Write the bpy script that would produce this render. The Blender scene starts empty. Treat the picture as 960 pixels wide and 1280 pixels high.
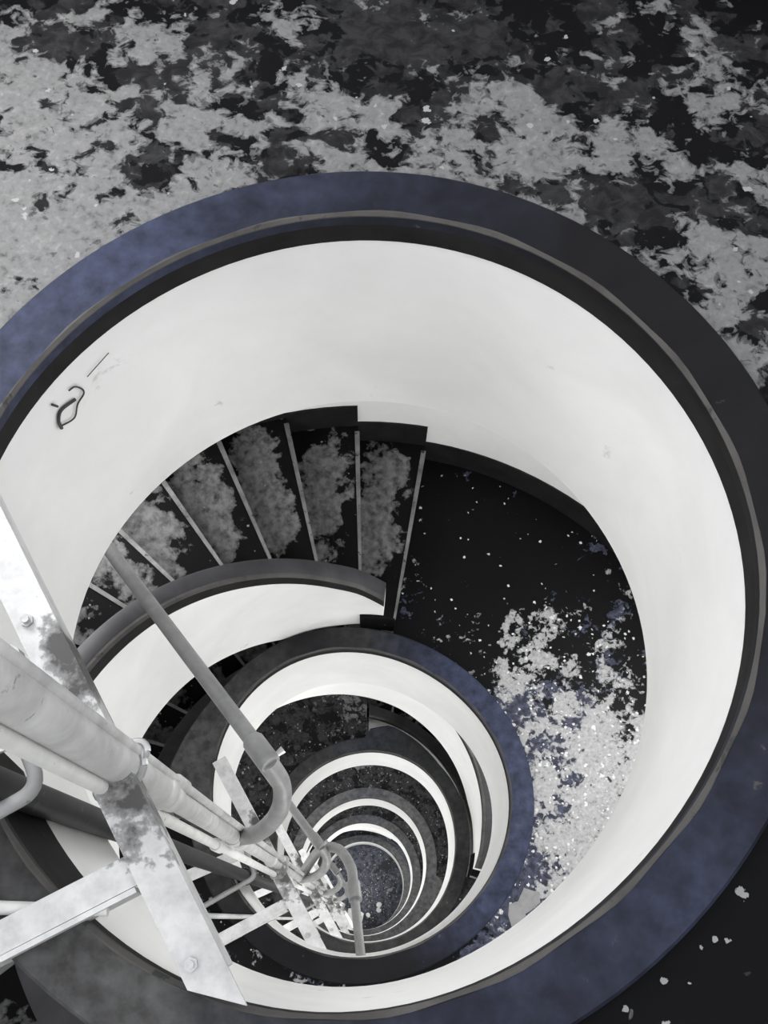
import bpy, bmesh, math, random
from mathutils import Vector, Matrix
random.seed(7)
C = bpy.context.scene.collection
SC = bpy.context.scene
S = 0.65            # one well radius in metres
D1, H = 2.60, 4.70  # depth of the first white edge under the lens, storey height (in radii)
BOT = 27.15         # depth of the bottom floor
def P(x, y, D): return Vector((x * S, y * S, (BOT - D) * S))
def pol(r, deg, D):
    a = math.radians(deg); return P(r * math.cos(a), r * math.sin(a), D)

# ------------------------------------------------------------------ camera
cam_d = bpy.data.cameras.new('camera'); cam = bpy.data.objects.new('camera', cam_d); C.objects.link(cam)
cam_d.sensor_fit = 'HORIZONTAL'; cam_d.sensor_width = 36.0; cam_d.lens = 36.0 * 1300 / 960
cam_d.clip_start = 0.01; cam_d.clip_end = 100
cam.location = P(.05, -.80, 0)
cam.rotation_mode = 'QUATERNION'
cam.rotation_quaternion = (Matrix.Rotation(math.radians(21.5), 4, 'X') @ Matrix.Rotation(math.radians(2.4), 4, 'Z')).to_quaternion()
SC.camera = cam

# ------------------------------------------------------------------ world, lamps, exposure
SC.view_settings.view_transform = 'Standard'; SC.view_settings.look = 'None'
SC.view_settings.gamma = 1; SC.view_settings.use_curve_mapping = False
SC.view_settings.exposure = 0.88
w = bpy.data.worlds.new('sky'); SC.world = w; w.use_nodes = True
w.node_tree.nodes['Background'].inputs[0].default_value = (.93, .95, 1, 1)
w.node_tree.nodes['Background'].inputs[1].default_value = 0.9
def area(name, loc, target, size, power, sy=None):
    l = bpy.data.lights.new(name, 'AREA'); l.shape = 'RECTANGLE'; l.size = size; l.size_y = sy or size; l.energy = power
    o = bpy.data.objects.new(name, l); C.objects.link(o); o.location = loc
    o.rotation_euler = (target - loc).to_track_quat('-Z', 'Y').to_euler(); return o
# unseen fill lamps added on each storey to brighten the white rings
for k in range(6):
    Dk = D1 + H * k
    for th, pw in ((20, 10), (-75, 7), (140, 7), (215, 7)):
        if k == 0: pw *= 1.1 if th == 140 else .3
        area('fill_light', pol(2.35, th, Dk - 2.3), pol(0, 0, Dk - 1.2), .5, pw * (1 + .25 * k), .8)

area('fill_light', pol(2.35, 150, 1.3), P(-1.15, .75, 2.5), .4, 8, .6)      # added unseen lamp, brightens the left of the top landing
area('fill_light', pol(2.35, 8, 5.9), P(1.6, .15, 7.2), .4, 3.5, .6)         # another lamp added out of view, lifts the worn patch one landing down

# ------------------------------------------------------------------ materials
def new_mat(name):
    m = bpy.data.materials.new(name); m.use_nodes = True
    nt = m.node_tree; return m, nt, nt.nodes, nt.links, nt.nodes['Principled BSDF']
def ramp(nodes, stops, interp='LINEAR'):
    r = nodes.new('ShaderNodeValToRGB'); e = r.color_ramp; e.interpolation = interp
    while len(e.elements) < len(stops): e.elements.new(.5)
    for q, (p, c) in zip(e.elements, stops):
        q.position = p; q.color = (c, c, c, 1) if isinstance(c, (int, float)) else (*c, 1)
    return r
def noise(nodes, links, vec, scale, detail=6, rough=.6, dist=0):
    n = nodes.new('ShaderNodeTexNoise'); n.inputs['Scale'].default_value = scale; n.inputs['Detail'].default_value = detail
    n.inputs['Roughness'].default_value = rough; n.inputs['Distortion'].default_value = dist
    links.new(vec, n.inputs['Vector']); return n.outputs[0]
def M_(nodes, links, op, a, b=None, c=None, clamp=False):
    n = nodes.new('ShaderNodeMath'); n.operation = op; n.use_clamp = clamp
    for i, v in enumerate((a, b, c)):
        if v is None: continue
        if isinstance(v, (int, float)): n.inputs[i].default_value = v
        else: links.new(v, n.inputs[i])
    return n.outputs[0]
def mixc(nodes, links, f, a, b):
    n = nodes.new('ShaderNodeMix'); n.data_type = 'RGBA'
    links.new(f, n.inputs[0])
    for i, v in ((6, a), (7, b)):
        if isinstance(v, tuple): n.inputs[i].default_value = (*v, 1) if len(v) == 3 else v
        else: links.new(v, n.inputs[i])
    return n.outputs[2]
def bump(nodes, links, bs, h, s=.3, d=.004):
    b = nodes.new('ShaderNodeBump'); b.inputs['Strength'].default_value = s; b.inputs['Distance'].default_value = d
    links.new(h, b.inputs['Height']); links.new(b.outputs[0], bs.inputs['Normal'])
def blob(nodes, links, geo, x, y, r, sx=1, sy=1):
    """1 at a point of the plan, 0 past radius r (wear that has its own place on the floor)"""
    s = nodes.new('ShaderNodeSeparateXYZ'); links.new(geo, s.inputs[0])
    dx = M_(nodes, links, 'MULTIPLY', M_(nodes, links, 'SUBTRACT', s.outputs[0], x * S), sx)
    dy = M_(nodes, links, 'MULTIPLY', M_(nodes, links, 'SUBTRACT', s.outputs[1], y * S), sy)
    d = M_(nodes, links, 'SQRT', M_(nodes, links, 'ADD', M_(nodes, links, 'MULTIPLY', dx, dx), M_(nodes, links, 'MULTIPLY', dy, dy)))
    return M_(nodes, links, 'SUBTRACT', 1, M_(nodes, links, 'DIVIDE', d, r * S), clamp=True)

def blobs_sum(N, L, g, lst):
    a = None
    for b in lst:
        q = M_(N, L, 'MULTIPLY', blob(N, L, g, *b[:5]), b[5])
        a = q if a is None else M_(N, L, 'ADD', a, q)
    return a
def floor_mat(name, mids, lights, midcol=(.05, .05, .052), lightcol=.2, base=(.0035, .0035, .004), scale=8, stretch=1.0,
              mbias=0.0, lbias=0.0, specks=(), sk=.5, rough=.7):
    """old floor paint: black top coat, a grey or blue coat under it, pale bare screed where both are gone, loose chips"""
    m, nt, N, L, bs = new_mat(name)
    g = N.new('ShaderNodeNewGeometry').outputs['Position']
    mp = N.new('ShaderNodeMapping'); mp.inputs['Scale'].default_value = (1, stretch, 1); L.new(g, mp.inputs[0]); gs = mp.outputs[0]
    mp2 = N.new('ShaderNodeMapping'); mp2.inputs['Location'].default_value = (7.3, 2.1, 4); mp2.inputs['Scale'].default_value = (1, stretch, 1); L.new(g, mp2.inputs[0]); g2 = mp2.outputs[0]
    def field(v, lst, bias, sc):
        a = noise(N, L, v, sc, 4, .55, .35); b = noise(N, L, v, sc * 4.2, 4, .6, .6)
        t = M_(N, L, 'ADD', M_(N, L, 'ADD', M_(N, L, 'MULTIPLY', a, .62), M_(N, L, 'MULTIPLY', b, .38)), bias)
        return M_(N, L, 'ADD', t, blobs_sum(N, L, g, lst)), b
    tm, bm_ = field(g2, mids, mbias, scale * .8); tl, bl_ = field(gs, lights, lbias, scale)
    rm = ramp(N, [(.495, 0), (.51, 1)]); L.new(tm, rm.inputs[0])
    rl = ramp(N, [(.497, 0), (.506, .45), (.525, .55), (.532, 1)]); L.new(tl, rl.inputs[0])
    mc = ramp(N, [(.38, tuple(c * .5 for c in midcol)), (.6, tuple(c * 1.3 for c in midcol))]); L.new(bl_, mc.inputs[0])
    fine = noise(N, L, g, scale * 9, 4, .6, .4)
    lc = ramp(N, [(.34, lightcol * .45), (.45, lightcol * .85), (.56, lightcol), (.68, lightcol * 1.35)])
    L.new(M_(N, L, 'ADD', M_(N, L, 'MULTIPLY', fine, .6), M_(N, L, 'MULTIPLY', bm_, .4)), lc.inputs[0])
    c = mixc(N, L, rm.outputs[0], base, mc.outputs[0]); c = mixc(N, L, rl.outputs[0], c, lc.outputs[0])
    dens = M_(N, L, 'ADD', blobs_sum(N, L, g, specks), .10, clamp=True) if specks else .3
    for vs, k in ((24, .9), (52, 1.3)):
        v = N.new('ShaderNodeTexVoronoi'); v.inputs['Scale'].default_value = vs; L.new(g, v.inputs['Vector'])
        cs = N.new('ShaderNodeSeparateXYZ'); L.new(v.outputs['Color'], cs.inputs[0])
        keep = M_(N, L, 'LESS_THAN', cs.outputs[0], M_(N, L, 'MULTIPLY', dens, sk))
        rad = M_(N, L, 'MULTIPLY', M_(N, L, 'ADD', M_(N, L, 'MULTIPLY', cs.outputs[1], .28), M_(N, L, 'MULTIPLY', M_(N, L, 'SUBTRACT', fine, .5), .8)), k)
        sp = M_(N, L, 'MULTIPLY', keep, M_(N, L, 'LESS_THAN', v.outputs['Distance'], rad))
        c = mixc(N, L, sp, c, (lightcol * 1.6,) * 3)
    L.new(c, bs.inputs['Base Color']); bs.inputs['Roughness'].default_value = rough
    bs.inputs['Specular IOR Level'].default_value = .10
    bump(N, L, bs, rl.outputs[0], .35, .002)
    return m
def plain(name, col, var=.25, scale=8, rough=.6, stain=None, bmp=.15, spec=.3, metal=0, sthr=.6, obj=False):
    m, nt, N, L, bs = new_mat(name)
    g = N.new('ShaderNodeTexCoord').outputs['Object'] if obj else N.new('ShaderNodeNewGeometry').outputs['Position']
    n1 = noise(N, L, g, scale, 7, .6, .4)
    a = tuple(c * (1 - var) for c in col); b = tuple(min(1, c * (1 + var)) for c in col)
    r = ramp(N, [(.3, a), (.7, b)]); L.new(n1, r.inputs[0]); c = r.outputs[0]
    if stain:
        n2 = noise(N, L, g, scale * 2.3, 8, .65, .5)
        s = ramp(N, [(sthr, 0), (sthr + .05, 1)]); L.new(n2, s.inputs[0])
        c = mixc(N, L, s.outputs[0], c, stain)
    L.new(c, bs.inputs['Base Color']); bs.inputs['Roughness'].default_value = rough
    bs.inputs['Specular IOR Level'].default_value = spec; bs.inputs['Metallic'].default_value = metal
    bump(N, L, bs, n1, bmp, .003)
    return m
M = {}
M['white'] = plain('white_plaster', (.80, .80, .79), .05, 3.5, .75, (.60, .60, .59), .25, .15, sthr=.68)
M['dark'] = plain('dark_paint', (.016, .015, .015), .35, 9, .65, (.03, .03, .03), sthr=.64, spec=.08)
M['grey'] = plain('grey_paint', (.075, .075, .078), .35, 6, .6, (.03, .03, .035), sthr=.58)
M['coping'] = plain('coping_paint', (.040, .040, .044), .35, 7, .55, (.07, .07, .07), sthr=.66, spec=.25)
M['wear'] = plain('worn_edge', (.070, .067, .064), .35, 7, .7, (.040, .039, .038), sthr=.60, spec=.2)
M['pipe'] = plain('pipe_paint', (.56, .56, .55), .22, 14, .42, (.25, .24, .24), sthr=.64, bmp=0, spec=.5)
M['pipe_grey'] = plain('pipe_grey', (.28, .28, .28), .2, 18, .45, (.15, .15, .15), sthr=.66, bmp=.05, spec=.5)
M['pipe_dark'] = plain('pipe_dark', (.024, .024, .024), .3, 14, .5, (.10, .10, .10), sthr=.62)
M['bar'] = plain('bracket_paint', (.74, .74, .72), .10, 16, .55, (.16, .15, .14), sthr=.64)
def bar_mat():
    m, nt, N, L, bs = new_mat('bracket_paint')
    g = N.new('ShaderNodeTexCoord').outputs['Object']
    n1 = noise(N, L, g, 16, 8, .65); n2 = noise(N, L, g, 45, 6, .6)
    r = ramp(N, [(.3, .42), (.55, .62), (.75, .72)]); L.new(n1, r.inputs[0])
    acc = None
    for (x, y, rad, k) in ((-.04, .16, .14, .30), (.10, -.12, .20, .24), (-.10, .25, .10, .2)):
        q = M_(N, L, 'MULTIPLY', blob(N, L, g, x, y, rad), k); acc = q if acc is None else M_(N, L, 'ADD', acc, q)
    t = M_(N, L, 'ADD', M_(N, L, 'ADD', M_(N, L, 'MULTIPLY', n1, .7), M_(N, L, 'MULTIPLY', n2, .3)), acc)
    s = ramp(N, [(.60, 0), (.64, .55), (.74, .95)]); L.new(t, s.inputs[0])
    c = mixc(N, L, s.outputs[0], r.outputs[0], (.035, .033, .032))
    L.new(c, bs.inputs['Base Color']); bs.inputs['Roughness'].default_value = .55; bump(N, L, bs, n2, .3, .002)
    return m
M['bracket'] = bar_mat()
M['steel'] = plain('steel', (.45, .45, .45), .3, 30, .35, None, .1, .5, .5)
M['ink'] = plain('ink', (.05, .05, .05), .2, 20, .8)
M['paper'] = plain('paper', (.85, .85, .84), .1, 30, .8)
M['patch'] = plain('bare_patch', (.24, .24, .24), .15, 24, .7)

def border_mat(name, blues, greys, base):
    m, nt, N, L, bs = new_mat(name)
    g = N.new('ShaderNodeNewGeometry').outputs['Position']
    n1 = noise(N, L, g, 5, 8, .62, .4); n2 = noise(N, L, g, 22, 6, .6)
    def acc(lst):
        a = None
        for b in lst:
            q = M_(N, L, 'MULTIPLY', blob(N, L, g, *b[:5]), b[5])
            a = q if a is None else M_(N, L, 'ADD', a, q)
        return M_(N, L, 'MULTIPLY', a, M_(N, L, 'ADD', M_(N, L, 'MULTIPLY', n1, 1.8), -.1), clamp=True)
    r = ramp(N, [(.3, tuple(c * .7 for c in base)), (.7, tuple(c * 1.35 for c in base))]); L.new(n1, r.inputs[0]); c = r.outputs[0]
    if greys:
        gr = ramp(N, [(.35, .040), (.7, .105)]); L.new(n2, gr.inputs[0]); c = mixc(N, L, acc(greys), c, gr.outputs[0])
    bl = ramp(N, [(.3, (.020, .024, .042)), (.7, (.052, .061, .108))]); L.new(n2, bl.inputs[0])
    c = mixc(N, L, acc(blues), c, bl.outputs[0])
    s = ramp(N, [(.68, 0), (.72, 1)]); L.new(n2, s.inputs[0])
    c = mixc(N, L, s.outputs[0], c, (.07, .068, .065))
    L.new(c, bs.inputs['Base Color']); bs.inputs['Roughness'].default_value = .55
    bs.inputs['Specular IOR Level'].default_value = .12; bump(N, L, bs, n2, .2, .002)
    return m

# ------------------------------------------------------------------ mesh helpers
def link(name, bm, mat, parent=None, smooth=False):
    bmesh.ops.recalc_face_normals(bm, faces=bm.faces)
    me = bpy.data.meshes.new(name); bm.to_mesh(me); bm.free(); me.materials.append(mat)
    if smooth:
        for p in me.polygons: p.use_smooth = True
        me.set_sharp_from_angle(angle=math.radians(40))
    o = bpy.data.objects.new(name, me); C.objects.link(o)
    if parent: o.parent = parent
    return o
def tag(o, label=None, cat=None, group=None, kind=None):
    if label: o['label'] = label
    if cat: o['category'] = cat
    if group: o['group'] = group
    if kind: o['kind'] = kind
    return o
def empty(name, loc=(0, 0, 0)):
    o = bpy.data.objects.new(name, None); C.objects.link(o); o.location = loc; o.empty_display_size = .1; return o
def copy_tree(o, parent=None):
    c = o.copy(); C.objects.link(c)
    if parent: c.parent = parent
    for ch in list(o.children): copy_tree(ch, c)
    return c
def sweep(prof, thetas, closed, bm=None):
    """prof(theta) -> list of (r, D); makes a solid band around the well"""
    bm = bm or bmesh.new(); rings = []
    for th in thetas: rings.append([bm.verts.new(pol(r, th, D)) for r, D in prof(th)])
    n = len(rings[0]); m = len(rings)
    for i in range(m if closed else m - 1):
        a, b = rings[i], rings[(i + 1) % m]
        for j in range(n): bm.faces.new((a[j], a[(j + 1) % n], b[(j + 1) % n], b[j]))
    if not closed: bm.faces.new(rings[0]); bm.faces.new(rings[-1][::-1])
    return bm
def tube(bm, pts, rad, seg=14, cap=True, lofs=None):
    pts = [Vector(p) for p in pts]; rings = []; up = None
    for i, p in enumerate(pts):
        t = (pts[min(i + 1, len(pts) - 1)] - pts[max(i - 1, 0)]).normalized()
        if up is None: up = t.orthogonal().normalized()
        up = (up - t * up.dot(t)).normalized(); q = t.cross(up)
        r = rad[i] if isinstance(rad, (list, tuple)) else rad
        rings.append([bm.verts.new(p + (up * math.cos(a) + q * math.sin(a)) * r) for a in (2 * math.pi * k / seg for k in range(seg))])
    for a, b in zip(rings, rings[1:]):
        for j in range(seg): bm.faces.new((a[j], a[(j + 1) % seg], b[(j + 1) % seg], b[j]))
    if cap: bm.faces.new(rings[0]); bm.faces.new(rings[-1][::-1])
    return bm
def smooth_path(pts, n=8):
    pts = [Vector(p) for p in pts]; out = []
    q = [pts[0] * 2 - pts[1]] + pts + [pts[-1] * 2 - pts[-2]]
    for i in range(1, len(q) - 2):
        for k in range(n):
            t = k / n; a, b, c, d = q[i - 1], q[i], q[i + 1], q[i + 2]
            out.append(.5 * ((2 * b) + (c - a) * t + (2 * a - 5 * b + 4 * c - d) * t * t + (3 * b - a - 3 * c + d) * t ** 3))
    out.append(pts[-1]); return out
def fillet(pts, r, n=6):
    pts = [Vector(p) for p in pts]; out = [pts[0]]
    for a, b, c in zip(pts, pts[1:], pts[2:]):
        u = (a - b); v = (c - b); rr = min(r, u.length * .45, v.length * .45); u.normalize(); v.normalize()
        s, e = b + u * rr, b + v * rr
        for k in range(n + 1):
            t = k / n; out.append(s * (1 - t) ** 2 + b * 2 * t * (1 - t) + e * t * t)
    out.append(pts[-1]); return out
def prism(bm, outline, z0, z1):
    """outline: list of world xy vectors (counter-clockwise), extruded between heights"""
    a = [bm.verts.new((p[0], p[1], z1)) for p in outline]; b = [bm.verts.new((p[0], p[1], z0)) for p in outline]
    bm.faces.new(a); bm.faces.new(b[::-1])
    n = len(a)
    for i in range(n): bm.faces.new((a[i], b[i], b[(i + 1) % n], a[(i + 1) % n]))
    return bm

# ------------------------------------------------------------------ the well: shape of each storey's opening as built
SH = [[0.0259, -0.0192, 0.0579, -0.0128, 0.0125, 0.0024, 0.0065, 0.0055, -0.0030],
      [0.0017, -0.0409, -0.0126, 0.0043, -0.0194, 0.0150, 0.0083, 0.0013, -0.0008],
      [-0.0088, 0.0145, -0.0130, -0.0114, 0.0101, -0.0068, 0.0027, -0.0036, -0.0015],
      [-0.0266, -0.0333, -0.0133, -0.0152, 0.0150, -0.0079, 0.0015, 0.0016, -0.0013],
      [-0.0285, -0.0667, 0.0199, -0.0034, -0.0014, -0.0004, -0.0018, 0.0005, -0.0009],
      [-0.0285, -0.0779, -0.0124, -0.0073, 0.0015, -0.0013, 0.0013, 0.0017, 0.0016]]
def rr(L, th):
    h = SH[L]; a = math.radians(th); v = 1 + h[0]
    for n in range(1, 5): v += h[2 * n - 1] * math.cos(n * a) + h[2 * n] * math.sin(n * a)
    return v
def angd(a, b): return (a - b + 180) % 360 - 180
ARR = [288 - 98 * k for k in range(6)]        # where the flight going down leaves each landing
START = [82.3 - 98 * (k - 1) for k in range(6)]  # where the flight going up leaves it
NSTEP, GO = 18, 205.7 / 18
RISE = H / 19
def bw(L, th):  # width of the painted border round the opening
    d = angd(th, ARR[L])
    w0 = .155
    if -60 < d < 0: w0 += .15 * max(0, 1 - abs(d + 12) / 34) ** 1.3
    return w0
full = [i * 3 for i in range(120)]
BL = [[(-.95, .85, 1.0, 1, 1, 1.7), (0, 1.2, .6, 1, 1, .5), (.75, -.78, .75, 1, 1, .9), (.1, -1.1, .5, 1, 1, .5)],
      [(.8, .75, .9, 1, 1, 1.5), (1.1, 0, .8, 1, 1, 1.4), (.9, -.65, .7, 1, 1, 1.2)]]
GR = [[(-.6, -1.0, .8, 1, 1, 1.3)], [(-1.1, .2, 1.1, 1, 1, 1.5), (0, 1.1, .5, 1, 1, .5)]]
LBL_RING = ['topmost and widest white ring wall with blue painted border on the top landing',
            'second white ring wall down with blue border, beside the end of the curved stair wall',
            'third white ring wall down, inside the second one', 'fourth white ring wall down, thin and bright',
            'fifth white ring wall down, just outside the innermost ring', 'innermost and smallest white ring wall around the bottom floor']
for L in range(6):
    Dr = D1 - .13 + H * L
    root = tag(empty('trim_%d' % (L + 1), P(0, 0, Dr)), LBL_RING[L], kind='structure')
    inv = -root.location
    def put(name, bm, mat, smooth=True, par=None):
        o = link(name, bm, mat, None, smooth); o.parent = root; o.location = inv; return o
    bmat = border_mat('border_paint_%d' % L, BL[L] if L < 2 else [(0, 1.1, .5, 1, 1, .3)], GR[L] if L < 2 else [(0, 0, 2.2, 1, 1, .7 if L == 2 else 3.0 if L == 3 else 1.5)], (.009, .009, .0105))
    put('painted_border', sweep(lambda t: [(rr(L, t) + .006, Dr), (rr(L, t) - .002, Dr + .008), (rr(L, t) - .002, Dr + .05), (rr(L, t) + bw(L, t), Dr + .05), (rr(L, t) + bw(L, t), Dr + .008), (rr(L, t) + bw(L, t) - .008, Dr)], full, True), bmat)
    def deep(t):
        if L == 0:
            u = max(0, min(1, (t - 203) / 3)) * max(0, min(1, (232 - t) / 3)); return .13 + .30 * u
        return .13
    put('dark_band', sweep(lambda t: [(rr(L, t), Dr + .05), (rr(L, t), Dr + deep(t)), (rr(L, t) + .02, Dr + deep(t) + .002), (rr(L, t) + .12, Dr + .10), (rr(L, t) + .12, Dr + .05)], full, True), M['dark'])
    put('fascia', sweep(lambda t: [(rr(L, t) + .004, Dr + .125), (rr(L, t) + .006, Dr + .6), (rr(L, t) + .004, Dr + 1.17), (rr(L, t) + .02, Dr + 1.19), (rr(L, t) + .135, Dr + 1.19), (rr(L, t) + .135, Dr + .05)], full, True), M['white'])
    if L < 3:
        put('worn_edge', sweep(lambda t: [(rr(L, t) - .005, Dr + .006), (rr(L, t) - .004, Dr + .012), (rr(L, t) + .007 + .003 * math.sin(t * .37), Dr - .002), (rr(L, t) + .004, Dr - .002)], full, True), M['wear'])

# ------------------------------------------------------------------ landings and bottom floor
RO = 2.52
FM = [floor_mat('landing_paint', [(-.6, 1.4, 1.6, 1, 1, .04), (1.2, -1.2, 1.5, 1, 1, -.2)],
                [(-1.2, .75, .75, 1, 1, .14), (-.8, 1.25, 1.0, 1, 1, .035), (.35, 1.25, .45, 1, 1, .05), (1.25, .85, .6, 1, 1, .035), (0, 2.4, .9, .45, 1, -.16), (1.2, -1.2, 1.7, 1, 1, -.24)],
                midcol=(.024, .024, .025), lightcol=.19, scale=7.5, stretch=1.1, mbias=.0, lbias=-.003, specks=[(.9, -1.1, 1.2, 1, 1, .5)], sk=.3),
      floor_mat('landing_paint_worn', [(1.15, .20, .75, 1, 1, .38), (1.1, -.5, .8, 1, 1, .32), (.8, 1.7, 1.0, 1, 1, -.12)],
                [(1.66, .25, .85, .9, .8, .215), (1.12, 1.10, .42, .8, 1, .13), (1.50, -.3, .55, 1, 1, .12), (.9, 2.1, 1.1, 1, 1, -.15)],
                midcol=(.055, .060, .088), lightcol=.37, scale=9, mbias=-.07, lbias=-.085, specks=[(1.3, .5, 1.1, 1, 1, 1.0), (1.2, -.4, .8, 1, 1, 1.5)], sk=.45, rough=.5),
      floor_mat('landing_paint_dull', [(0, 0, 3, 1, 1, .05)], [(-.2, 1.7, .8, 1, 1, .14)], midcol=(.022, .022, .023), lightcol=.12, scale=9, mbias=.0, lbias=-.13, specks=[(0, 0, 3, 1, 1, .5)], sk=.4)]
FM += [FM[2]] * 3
FLAB = ['peeling black and grey painted floor of the top landing', 'black landing floor with a worn whitish patch and blue paint, one storey down',
        'dark landing floor two storeys down', 'dark landing floor three storeys down', 'dark landing floor four storeys down']
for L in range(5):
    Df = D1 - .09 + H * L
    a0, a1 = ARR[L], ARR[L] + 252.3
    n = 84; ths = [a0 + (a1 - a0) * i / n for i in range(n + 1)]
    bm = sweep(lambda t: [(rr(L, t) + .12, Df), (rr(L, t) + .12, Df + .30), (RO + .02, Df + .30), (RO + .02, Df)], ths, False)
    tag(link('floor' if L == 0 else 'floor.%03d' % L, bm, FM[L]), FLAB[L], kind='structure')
bm = bmesh.new(); bmesh.ops.create_circle(bm, cap_ends=True, radius=2.6 * S, segments=96)
fb = link('floor.005', bm, floor_mat('bottom_floor', [(.2, 0, 1.5, 1, 1, .10)], [(0, .4, .8, 1, 1, .04)], midcol=(.085, .090, .110), lightcol=.28, base=(.040, .041, .046), scale=4, lbias=-.10, specks=[(0, -.2, 1.2, 1, 1, 1)], sk=.6), None)
fb.location.z = 0.0; tag(fb, 'blue-grey speckled bottom floor at the foot of the well', kind='structure')
# outer wall of the stair tower
bm = sweep(lambda t: [(RO, BOT), (RO, -1.6), (RO + .2, -1.6), (RO + .2, BOT)], full, True)
tag(link('wall_outer', bm, M['white'], None, True), 'white round outer wall of the stair tower, seen as a sliver above the steps', kind='structure')
for L in range(5):
    Df = D1 - .09 + H * L; a0, a1 = ARR[L], ARR[L] + 252.3
    ths = [a0 + (a1 - a0) * i / 84 for i in range(85)]
    tag(link('baseboard_outer' if L == 0 else 'baseboard_outer.%03d' % L, sweep(lambda t: [(RO - .012, Df), (RO - .012, Df - .29), (RO + .005, Df - .29), (RO + .005, Df)], ths, False), M['dark'], None, True), 'dark painted skirting band along the outer wall of a landing', kind='structure')

# ------------------------------------------------------------------ stair flights
def tread_mat():
    m, nt, N, L, bs = new_mat('tread_paint')
    tc = N.new('ShaderNodeTexCoord').outputs['Object']
    oi = N.new('ShaderNodeObjectInfo').outputs['Random']
    off = N.new('ShaderNodeCombineXYZ'); L.new(M_(N, L, 'MULTIPLY', oi, 37), off.inputs[2]); L.new(M_(N, L, 'MULTIPLY', oi, 11), off.inputs[0])
    va = N.new('ShaderNodeVectorMath'); va.operation = 'ADD'; L.new(tc, va.inputs[0]); L.new(off.outputs[0], va.inputs[1]); v = va.outputs[0]
    n1 = noise(N, L, v, 9, 6, .58, .3); n2 = noise(N, L, v, 30, 5, .6)
    b = blob(N, L, tc, 1.98, .26, .62, .8, 2.1)
    t = M_(N, L, 'ADD', M_(N, L, 'MULTIPLY', n1, .75), M_(N, L, 'MULTIPLY', n2, .25))
    t = M_(N, L, 'ADD', M_(N, L, 'ADD', t, M_(N, L, 'MULTIPLY', b, .36)), -.10)
    r = ramp(N, [(0, 0), (.53, 0), (.56, .6), (.62, 1), (1, 1)]); L.new(t, r.inputs[0])
    lc = ramp(N, [(.3, .05), (.7, .19)]); L.new(n2, lc.inputs[0])
    col = mixc(N, L, r.outputs[0], (.0035, .0035, .004), lc.outputs[0])
    vo = N.new('ShaderNodeTexVoronoi'); vo.inputs['Scale'].default_value = 22; L.new(v, vo.inputs['Vector'])
    n3 = noise(N, L, v, 50, 2, .5)
    sp = M_(N, L, 'LESS_THAN', vo.outputs['Distance'], M_(N, L, 'MULTIPLY', M_(N, L, 'SUBTRACT', n3, .52), 1.1))
    col = mixc(N, L, sp, col, (.2, .2, .2))
    L.new(col, bs.inputs['Base Color']); bs.inputs['Roughness'].default_value = .7; bs.inputs['Specular IOR Level'].default_value = .08
    bump(N, L, bs, r.outputs[0], .2, .002); return m
M['tread'] = tread_mat()
def rin(b):  # inner radius of the curved stair wall, by angle from the foot of the flight
    xs = [(0, 1.175), (20, 1.18), (44, 1.215), (70, 1.26), (93, 1.29), (133, 1.30), (158, 1.31), (192, 1.35), (210, 1.37)]
    for (x0, y0), (x1, y1) in zip(xs, xs[1:]):
        if b <= x1: return y0 + (y1 - y0) * (b - x0) / (x1 - x0)
    return xs[-1][1]
def local_sector(bm, r0, r1, a0, a1, z0, z1, n=3):
    top, bot = [], []
    for i in range(n + 1):
        a = math.radians(a0 + (a1 - a0) * i / n); c, s = math.cos(a), math.sin(a)
        top.append((bm.verts.new((r0 * c * S, r0 * s * S, z1 * S)), bm.verts.new((r1 * c * S, r1 * s * S, z1 * S))))
        bot.append((bm.verts.new((r0 * c * S, r0 * s * S, z0 * S)), bm.verts.new((r1 * c * S, r1 * s * S, z0 * S))))
    for i in range(n):
        bm.faces.new((top[i][0], top[i][1], top[i + 1][1], top[i + 1][0])); bm.faces.new((bot[i][0], bot[i + 1][0], bot[i + 1][1], bot[i][1]))
        bm.faces.new((top[i][0], top[i + 1][0], bot[i + 1][0], bot[i][0])); bm.faces.new((top[i][1], bot[i][1], bot[i + 1][1], top[i + 1][1]))
    for i in (0, n):
        bm.faces.new((top[i][0], bot[i][0], bot[i][1], top[i][1]))
    return bm
flight = empty('stair_flight', P(0, 0, D1 - .09 + H))      # foot of the flight that climbs to the top landing
for n in range(1, NSTEP + 1):
    b = (n - 1) * GO
    r0 = 1.165 if n == 1 else rin(b) + .06
    tr = link('tread', local_sector(bmesh.new(), r0, RO, 0, GO + .6, -RISE - .10, 0), M['tread'], flight)
    tr.location = (0, 0, n * RISE * S); tr.rotation_euler.z = math.radians(START[1] + b)
    nb = local_sector(bmesh.new(), r0 if n == 1 else r0 + .02, RO - .06, -.25, .55, -.035, .006, 1)
    link('nosing', nb, M['wear_n'] if 'wear_n' in M else M.setdefault('wear_n', plain('worn_nosing', (.15, .15, .148), .45, 12, .6, (.03, .03, .03), sthr=.60, spec=.2)), tr)
    sk = link('skirting', local_sector(bmesh.new(), RO - .014, RO + .005, 0, GO, -.05, .29, 3), M['dark'], flight)
    sk.location = tr.location; sk.rotation_euler.z = tr.rotation_euler.z
def zf(b): return b / GO * RISE      # height of the pitch line above the foot
bs_ = [4 + (204.7 - 4) * i / 90 for i in range(91)]
def lsweep(prof):
    bm = bmesh.new(); rings = []
    for b in bs_:
        a = math.radians(START[1] + b)
        rings.append([bm.verts.new((r * math.cos(a) * S, r * math.sin(a) * S, z * S)) for r, z in prof(b)])
    n = len(rings[0])
    for a, c in zip(rings, rings[1:]):
        for j in range(n): bm.faces.new((a[j], a[(j + 1) % n], c[(j + 1) % n], c[j]))
    bm.faces.new(rings[0]); bm.faces.new(rings[-1][::-1]); return bm
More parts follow.
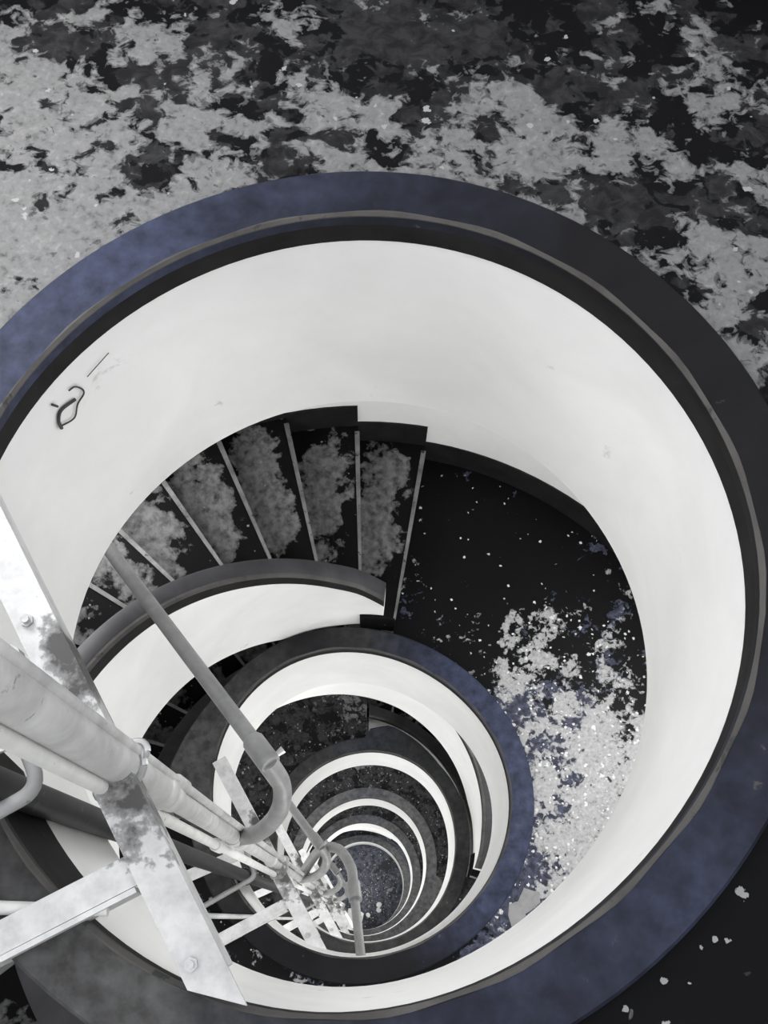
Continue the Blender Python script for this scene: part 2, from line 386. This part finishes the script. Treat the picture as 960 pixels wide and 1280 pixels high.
def ztop(b): return zf(b) + .62 * min(1, .80 + b / 60) - .24 * max(0, (b - 150) / 57)
def zbot(b): return max(.0, ztop(b) - 1.45)
WT = .115
link('curved_wall', lsweep(lambda b: [(rin(b), ztop(b) - .10), (rin(b), zbot(b)), (rin(b) + WT, zbot(b)), (rin(b) + WT, ztop(b) - .10)]), M['white'], flight, True)
link('dark_band', lsweep(lambda b: [(rin(b) - .004, ztop(b) - .02), (rin(b) - .004, ztop(b) - .15), (rin(b) + .02, ztop(b) - .15), (rin(b) + WT - .01, ztop(b) - .09), (rin(b) + WT - .01, ztop(b) - .02)]), M['dark'], flight, True)
link('coping', lsweep(lambda b: [(rin(b) + .012, ztop(b)), (rin(b) - .006, ztop(b) - .02), (rin(b) - .002, ztop(b) - .035), (rin(b) + WT + .006, ztop(b) - .035), (rin(b) + WT + .006, ztop(b) - .012), (rin(b) + WT - .01, ztop(b))]), M['coping'], flight, True)
link('worn_edge', lsweep(lambda b: [(rin(b) - .009, ztop(b) - .012), (rin(b) + .005, ztop(b) - .022), (rin(b) + .018, ztop(b) + .003), (rin(b) + .004, ztop(b) + .003)]), M['wear'], flight, True)
FL = ['black stair flight with peeling treads and curved white side wall, rising to top landing',
      'dark stair flight two storeys down, seen left of and under the curved white stair wall and at the right inside the second ring',
      'third stair flight down, glimpsed right of the third white ring', 'fourth stair flight down, glimpsed between the fourth and fifth white rings',
      'lowest stair flight, rising from the bottom floor']
FL[1] = 'dark stair flight below the uppermost one, seen through the gap left of the second ring'
tag(flight, FL[0], 'stairs', 'stair flights winding around the well')
for k in range(1, 5):
    f = copy_tree(flight); f.location = P(0, 0, D1 - .09 + H * (k + 1)); f.rotation_euler.z = math.radians(-98 * k); f['label'] = FL[k]

# ------------------------------------------------------------------ pipes
def pipe_obj(name, pts, r, mat, parent=None, seg=16, fil=None):
    if fil: pts = fillet(pts, fil * S)
    return link(name, tube(bmesh.new(), pts, r * S, seg), mat, parent, True)
def at_parent(o, root): o.parent = root; o.location = -root.location; return o
def collar(name, x, y, D, r, h, mat, root):
    return at_parent(link(name, tube(bmesh.new(), [P(x, y, D - h / 2), P(x, y, D - h / 2 + .01), P(x, y, D + h / 2 - .01), P(x, y, D + h / 2)], [r * S * .9, r * S, r * S, r * S * .9], 20), mat, None, True), root)
K = .92            # the risers stand just inside the brackets
def near(x, y): return .05 + (x - .05) * K, -.80 + (y + .80) * K
BX, BY = near(-.590, -.455)
rp = tag(empty('riser_pipe', P(BX, BY, BOT)), 'thick pale riser pipe running down the well in stepped sections', 'pipe')
Ds = [.6, 3.0, 4.75, 6.6, 11.9, 16.6, 21.3, BOT]
rads = [.047, .035, .029, .026, .024, .022, .022]
for a, b, r in zip(Ds, Ds[1:], rads):
    at_parent(pipe_obj('pipe_section', [P(BX, BY, a), P(BX, BY, b)], r, M['pipe'], None, 24), rp)
for D, r in ((2.97, .052), (3.10, .046), (4.70, .042), (4.90, .040), (6.6, .038), (9.8, .036), (11.9, .036), (14.5, .034), (16.6, .034), (19.2, .034), (21.3, .034), (24, .034)):
    collar('collar', BX, BY, D, r, .10, M['pipe'], rp)
def vpipe(name, x, y, r, mat, lab, Dt=.6, clamps=()):
    root = tag(empty(name, P(x, y, BOT)), lab, 'pipe')
    at_parent(pipe_obj('pipe_section', [P(x, y, Dt), P(x, y, BOT)], r, mat, None, 16), root)
    for D in clamps: collar('coupling', x, y, D, r * 1.45, .16, mat, root)
    return root
vpipe('thin_pipe', *near(-.552, -.420), .0135, M['pipe'], 'thin pale pipe along the upper right side of the thick riser pipe', clamps=(3.1, 5.0, 7.0, 11.8, 16.5))
vpipe('thin_pipe', *near(-.616, -.518), .018, M['bar'], 'thin white pipe along the lower left side of the thick riser pipe', clamps=(4.4, 9.1, 13.8))
vpipe('dark_pipe', -.80, -.545, .040, M['pipe_dark'], 'dark drain pipe left of the pale riser pipes', clamps=(7.6, 12.3))

# branch pipe with elbow and coupling, one per storey
def branch():
    def Q(x, y, D): return P(.05 + (x - .05) * K, -.80 + (y + .80) * K, D * K)
    o = P(BX, BY, 5.2 * K); root = empty('branch_pipe', o)
    def R(v): return v - o
    neck = smooth_path([R(Q(*v)) for v in ((-.59, -.455, 5.2), (-.45, -.445, 4.9), (-.345, -.38, 4.6), (-.325, -.29, 4.42), (-.375, -.215, 4.28))], 8)
    link('elbow_pipe', tube(bmesh.new(), neck, .036 * S, 16), M['pipe_grey'], root, True)
    a, b = Q(-.375, -.215, 4.28), Q(-1.30, .86, 4.88); d = (b - a).normalized()
    link('straight_pipe', tube(bmesh.new(), [R(a), R(a + (b - a) * 2.0)], .032 * S, 16), M['pipe_grey'], root, True)
    link('coupling', tube(bmesh.new(), [R(a - d * .02 * S), R(a - d * .01 * S), R(a + d * .11 * S), R(a + d * .12 * S)], [.038 * S, .043 * S, .043 * S, .038 * S], 16), M['pipe_grey'], root, True)
    side = d.cross(Vector((0, 0, 1))).normalized()
    link('bolt', tube(bmesh.new(), [R(a + side * .035 * S), R(a + side * .07 * S)], [.010 * S, .015 * S], 8), M['steel'], root, True)
    return root
br = branch()
tag(br, 'grey branch pipe with coupling and bent elbow crossing the opening nearest the camera', 'pipe', 'branch pipes off the riser')
BLAB = ['grey branch pipe with bent elbow, small, inside the third ring', 'tiny grey branch pipe deep in the well, inside the fourth ring', 'tiny grey branch pipe near the bottom of the well']
for k in range(1, 4):
    c = copy_tree(br); c.location = br.location - Vector((0, 0, H * k * S)); c['label'] = BLAB[k - 1]
# hooked gooseneck from the riser to the second ring
gn = tag(empty('gooseneck_pipe', P(-.53, -.47, 9.4)), 'grey gooseneck pipe arching over the lower rings, its straight end reaching the second ring', 'pipe')
neck = smooth_path([P(-.53, -.47, 9.4), P(-.36, -.28, 8.9), P(-.20, -.28, 8.6), P(-.09, -.42, 8.4), P(-.06, -.58, 8.25)], 8)
at_parent(link('bent_pipe', tube(bmesh.new(), neck, .040 * S, 14), M['pipe_grey'], None, True), gn)
at_parent(link('straight_pipe', tube(bmesh.new(), [P(-.06, -.56, 8.25), P(.02, -1.04, 7.9)], .034 * S, 14), M['pipe_grey'], None, True), gn)
at_parent(link('coupling', tube(bmesh.new(), [P(-.062, -.54, 8.26), P(-.04, -.66, 8.17)], .050 * S, 14), M['pipe_grey'], None, True), gn)

# steel brackets, one per storey: chord bar, arms, clamps
def bar_xy(a, b, w, taper=0):
    a, b = Vector(a) * S, Vector(b) * S; d = (b - a).normalized(); n = Vector((-d.y, d.x)) * w * S / 2
    if taper: return [a + n, a - n, b - n, b + n + d * taper * S]
    return [a + n, a - n, b - n, b + n]
def bracket():
    D = 2.42; o = P(-.6, -.45, D); root = empty('pipe_bracket', o)
    zt = o.z
    def loc(bm): bmesh.ops.translate(bm, verts=bm.verts, vec=-o); return bm
    A0, A1 = (-.99, .17), (-.283, -.925)
    th = .014 * S
    bm = prism(bmesh.new(), bar_xy(A0, A1, .094, .09), zt - th, zt)
    d = (Vector(A1) - Vector(A0)).normalized(); n = Vector((-d.y, d.x))
    f0, f1 = Vector(A0) + n * .040, Vector(A1) + n * .040
    prism(bm, bar_xy(f0, f1 + d * .0, .014), zt - .11 * S, zt - th)
    link('chord_bar', loc(bm), M['bracket'], root)
    bm = prism(bmesh.new(), bar_xy((-.42, -.685), (-1.10, -1.066), .068), zt - th * 2 - .002, zt - th - .001)
    prism(bm, bar_xy((-.46, -.755), (-1.06, -1.09), .012), zt - .10 * S, zt - th)
    link('arm', loc(bm), M['bracket'], root)
    bm = prism(bmesh.new(), bar_xy((-.72, -.385), (-1.22, -.62), .075), zt - th - .03 * S, zt - .03 * S)
    link('arm', loc(bm), M['bracket'], root)
    for (x, y) in ((-.79, -.165), (-.32, -.90)):
        bm = bmesh.new(); tube(bm, [P(x, y, D), P(x, y, D - .010)], .016 * S, 6); tube(bm, [P(x, y, D - .010), P(x, y, D - .022)], .009 * S, 8)
        link('bolt', loc(bm), M['steel'], root)
    for (x, y, r) in ((BX, BY, .055), (*near(-.552, -.420), .022), (*near(-.616, -.518), .024)):
        pts = [P(x + r * math.cos(a), y + r * math.sin(a), D + .06) for a in [i * math.pi / 8 for i in range(17)]]
        link('pipe_clamp', loc(tube(bmesh.new(), pts, .010 * S, 6)), M['steel'], root, True)
    return root
bk = bracket()
KL = ['rust-spotted white angle-iron bracket nearest the camera, bolted across the topmost ring',
      'white angle-iron bracket across the second ring, its bar and arm forming a T', 'white angle-iron bracket across the third ring',
      'small white bracket across the fourth ring', 'small white bracket across the fifth ring', 'tiny white bracket at the innermost ring']
tag(bk, KL[0], 'bracket', 'steel pipe brackets at each storey')
for k in range(1, 6):
    c = copy_tree(bk); c.location = bk.location - Vector((0, 0, H * k * S)); c['label'] = KL[k]
# small hooked conduits and level stays, one per storey
def hook():
    o = P(-.75, -.42, 2.3); root = empty('hook_pipe', o)
    pts = fillet([P(-.70, -.33, 2.1) - o, P(-.745, -.41, 2.3) - o, P(-.665, -.56, 2.32) - o, P(-1.10, -.82, 2.36) - o], .05 * S)
    link('bent_pipe', tube(bmesh.new(), pts, .017 * S, 12), M['pipe_grey'], root, True)
    link('pipe_clamp', tube(bmesh.new(), [pts[0] - Vector((0, 0, .02 * S)), pts[0] + Vector((0, 0, .02 * S))], .026 * S, 10), M['steel'], root, True)
    return root
hk = hook(); tag(hk, 'grey hooked conduit at the left edge above the dark pipe, nearest the camera', 'pipe', 'hooked conduits at each storey')
HLAB = ['grey hooked conduit bent back to the left, at the second bracket', 'tiny hooked conduit at the third bracket', 'tiny hooked conduit at the fourth bracket']
for k in range(1, 4):
    c = copy_tree(hk); c.location = hk.location - Vector((0, 0, H * k * S)); c['label'] = HLAB[k - 1]
def stay():
    o = P(-.8, -.8, 2.455); root = link('stay_rod', tube(bmesh.new(), [P(-1.15, -.81, 2.455) - o, P(-.52, -.80, 2.46) - o], [.020 * S, .013 * S], 12), M['pipe'], None, True)
    root.location = o; return root
st = stay(); tag(st, 'pale level stay rod at the left edge under the nearest bracket arm', 'rod', 'level stay rods at each storey')
for k, lb in ((1, 'pale level stay rod beside the second bracket'), (2, 'tiny pale stay rod beside the third bracket')):
    c = st.copy(); C.objects.link(c); c.location = st.location - Vector((0, 0, H * k * S)); c['label'] = lb

# ------------------------------------------------------------------ small things
# pencil mark on the top white ring
g = empty('wall_scribble', pol(rr(0, 147), 147, 2.95)); tag(g, 'small dark hand-drawn angular mark on the topmost white ring, upper left', 'graffiti')
def on_wall(th, D): return pol(rr(0, th) - .002, th, D)
for pts, r_ in (([(145.6, 2.75), (148.6, 2.73), (149.9, 2.76), (150.1, 2.80)], .0055), ([(150.0, 2.79), (147.3, 2.82), (145.6, 2.78), (143.9, 2.765), (143.7, 2.74), (144.6, 2.70), (145.8, 2.69)], .0028), ([(149.4, 2.67), (148.8, 2.70)], .004), ([(137.0, 2.69), (142.0, 2.71)], .0014)):
    at_parent(link('stroke', tube(bmesh.new(), smooth_path([on_wall(*p) for p in pts], 6), r_ * S, 6), M['ink'], None, True), g)
# bare C-shaped patch on the second landing
def blobmesh(pts, D, th=.004):
    bm = bmesh.new(); prism(bm, [Vector((x * S, y * S)) for x, y in pts], (BOT - D) * S, (BOT - D + th) * S); return bm

pt = link('bare_patch', blobmesh([(1.066, -0.556), (1.167, -0.583), (1.172, -0.643), (1.129, -0.68), (1.074, -0.716), (1.091, -0.749), (1.155, -0.755), (1.136, -0.807), (1.026, -0.862), (0.987, -0.805), (0.963, -0.729), (0.969, -0.66), (1.028, -0.64)][::-1], D1 - .09 + H, .003), M['patch'])
tag(pt, 'light grey bare C-shaped patch on the landing beside the second ring', 'patch')
# litter on the bottom floor
rl = random.Random(3)
for k in range(9):
    x, y = (-.22 + rl.uniform(-.18, .20), -.66 + rl.uniform(-.14, .12)) if k < 6 else (rl.uniform(.0, .4), rl.uniform(-.75, -.4))
    bm = bmesh.new(); bmesh.ops.create_icosphere(bm, subdivisions=2, radius=(.17 if k < 5 else .07) * S * rl.uniform(.7, 1.2))
    for v in bm.verts:
        v.co *= rl.uniform(.7, 1.15); v.co.z = max(v.co.z * .45, -.02 * S)
    o = link('crumpled_paper', bm, M['paper']); o.location = (x * S, y * S, .02 * S)
    tag(o, 'white crumpled paper in the litter heap on the bottom floor' if k < 6 else 'small white scrap lying apart on the bottom floor', 'litter', 'crumpled papers in the heap on the bottom floor' if k < 6 else 'loose scraps on the bottom floor')
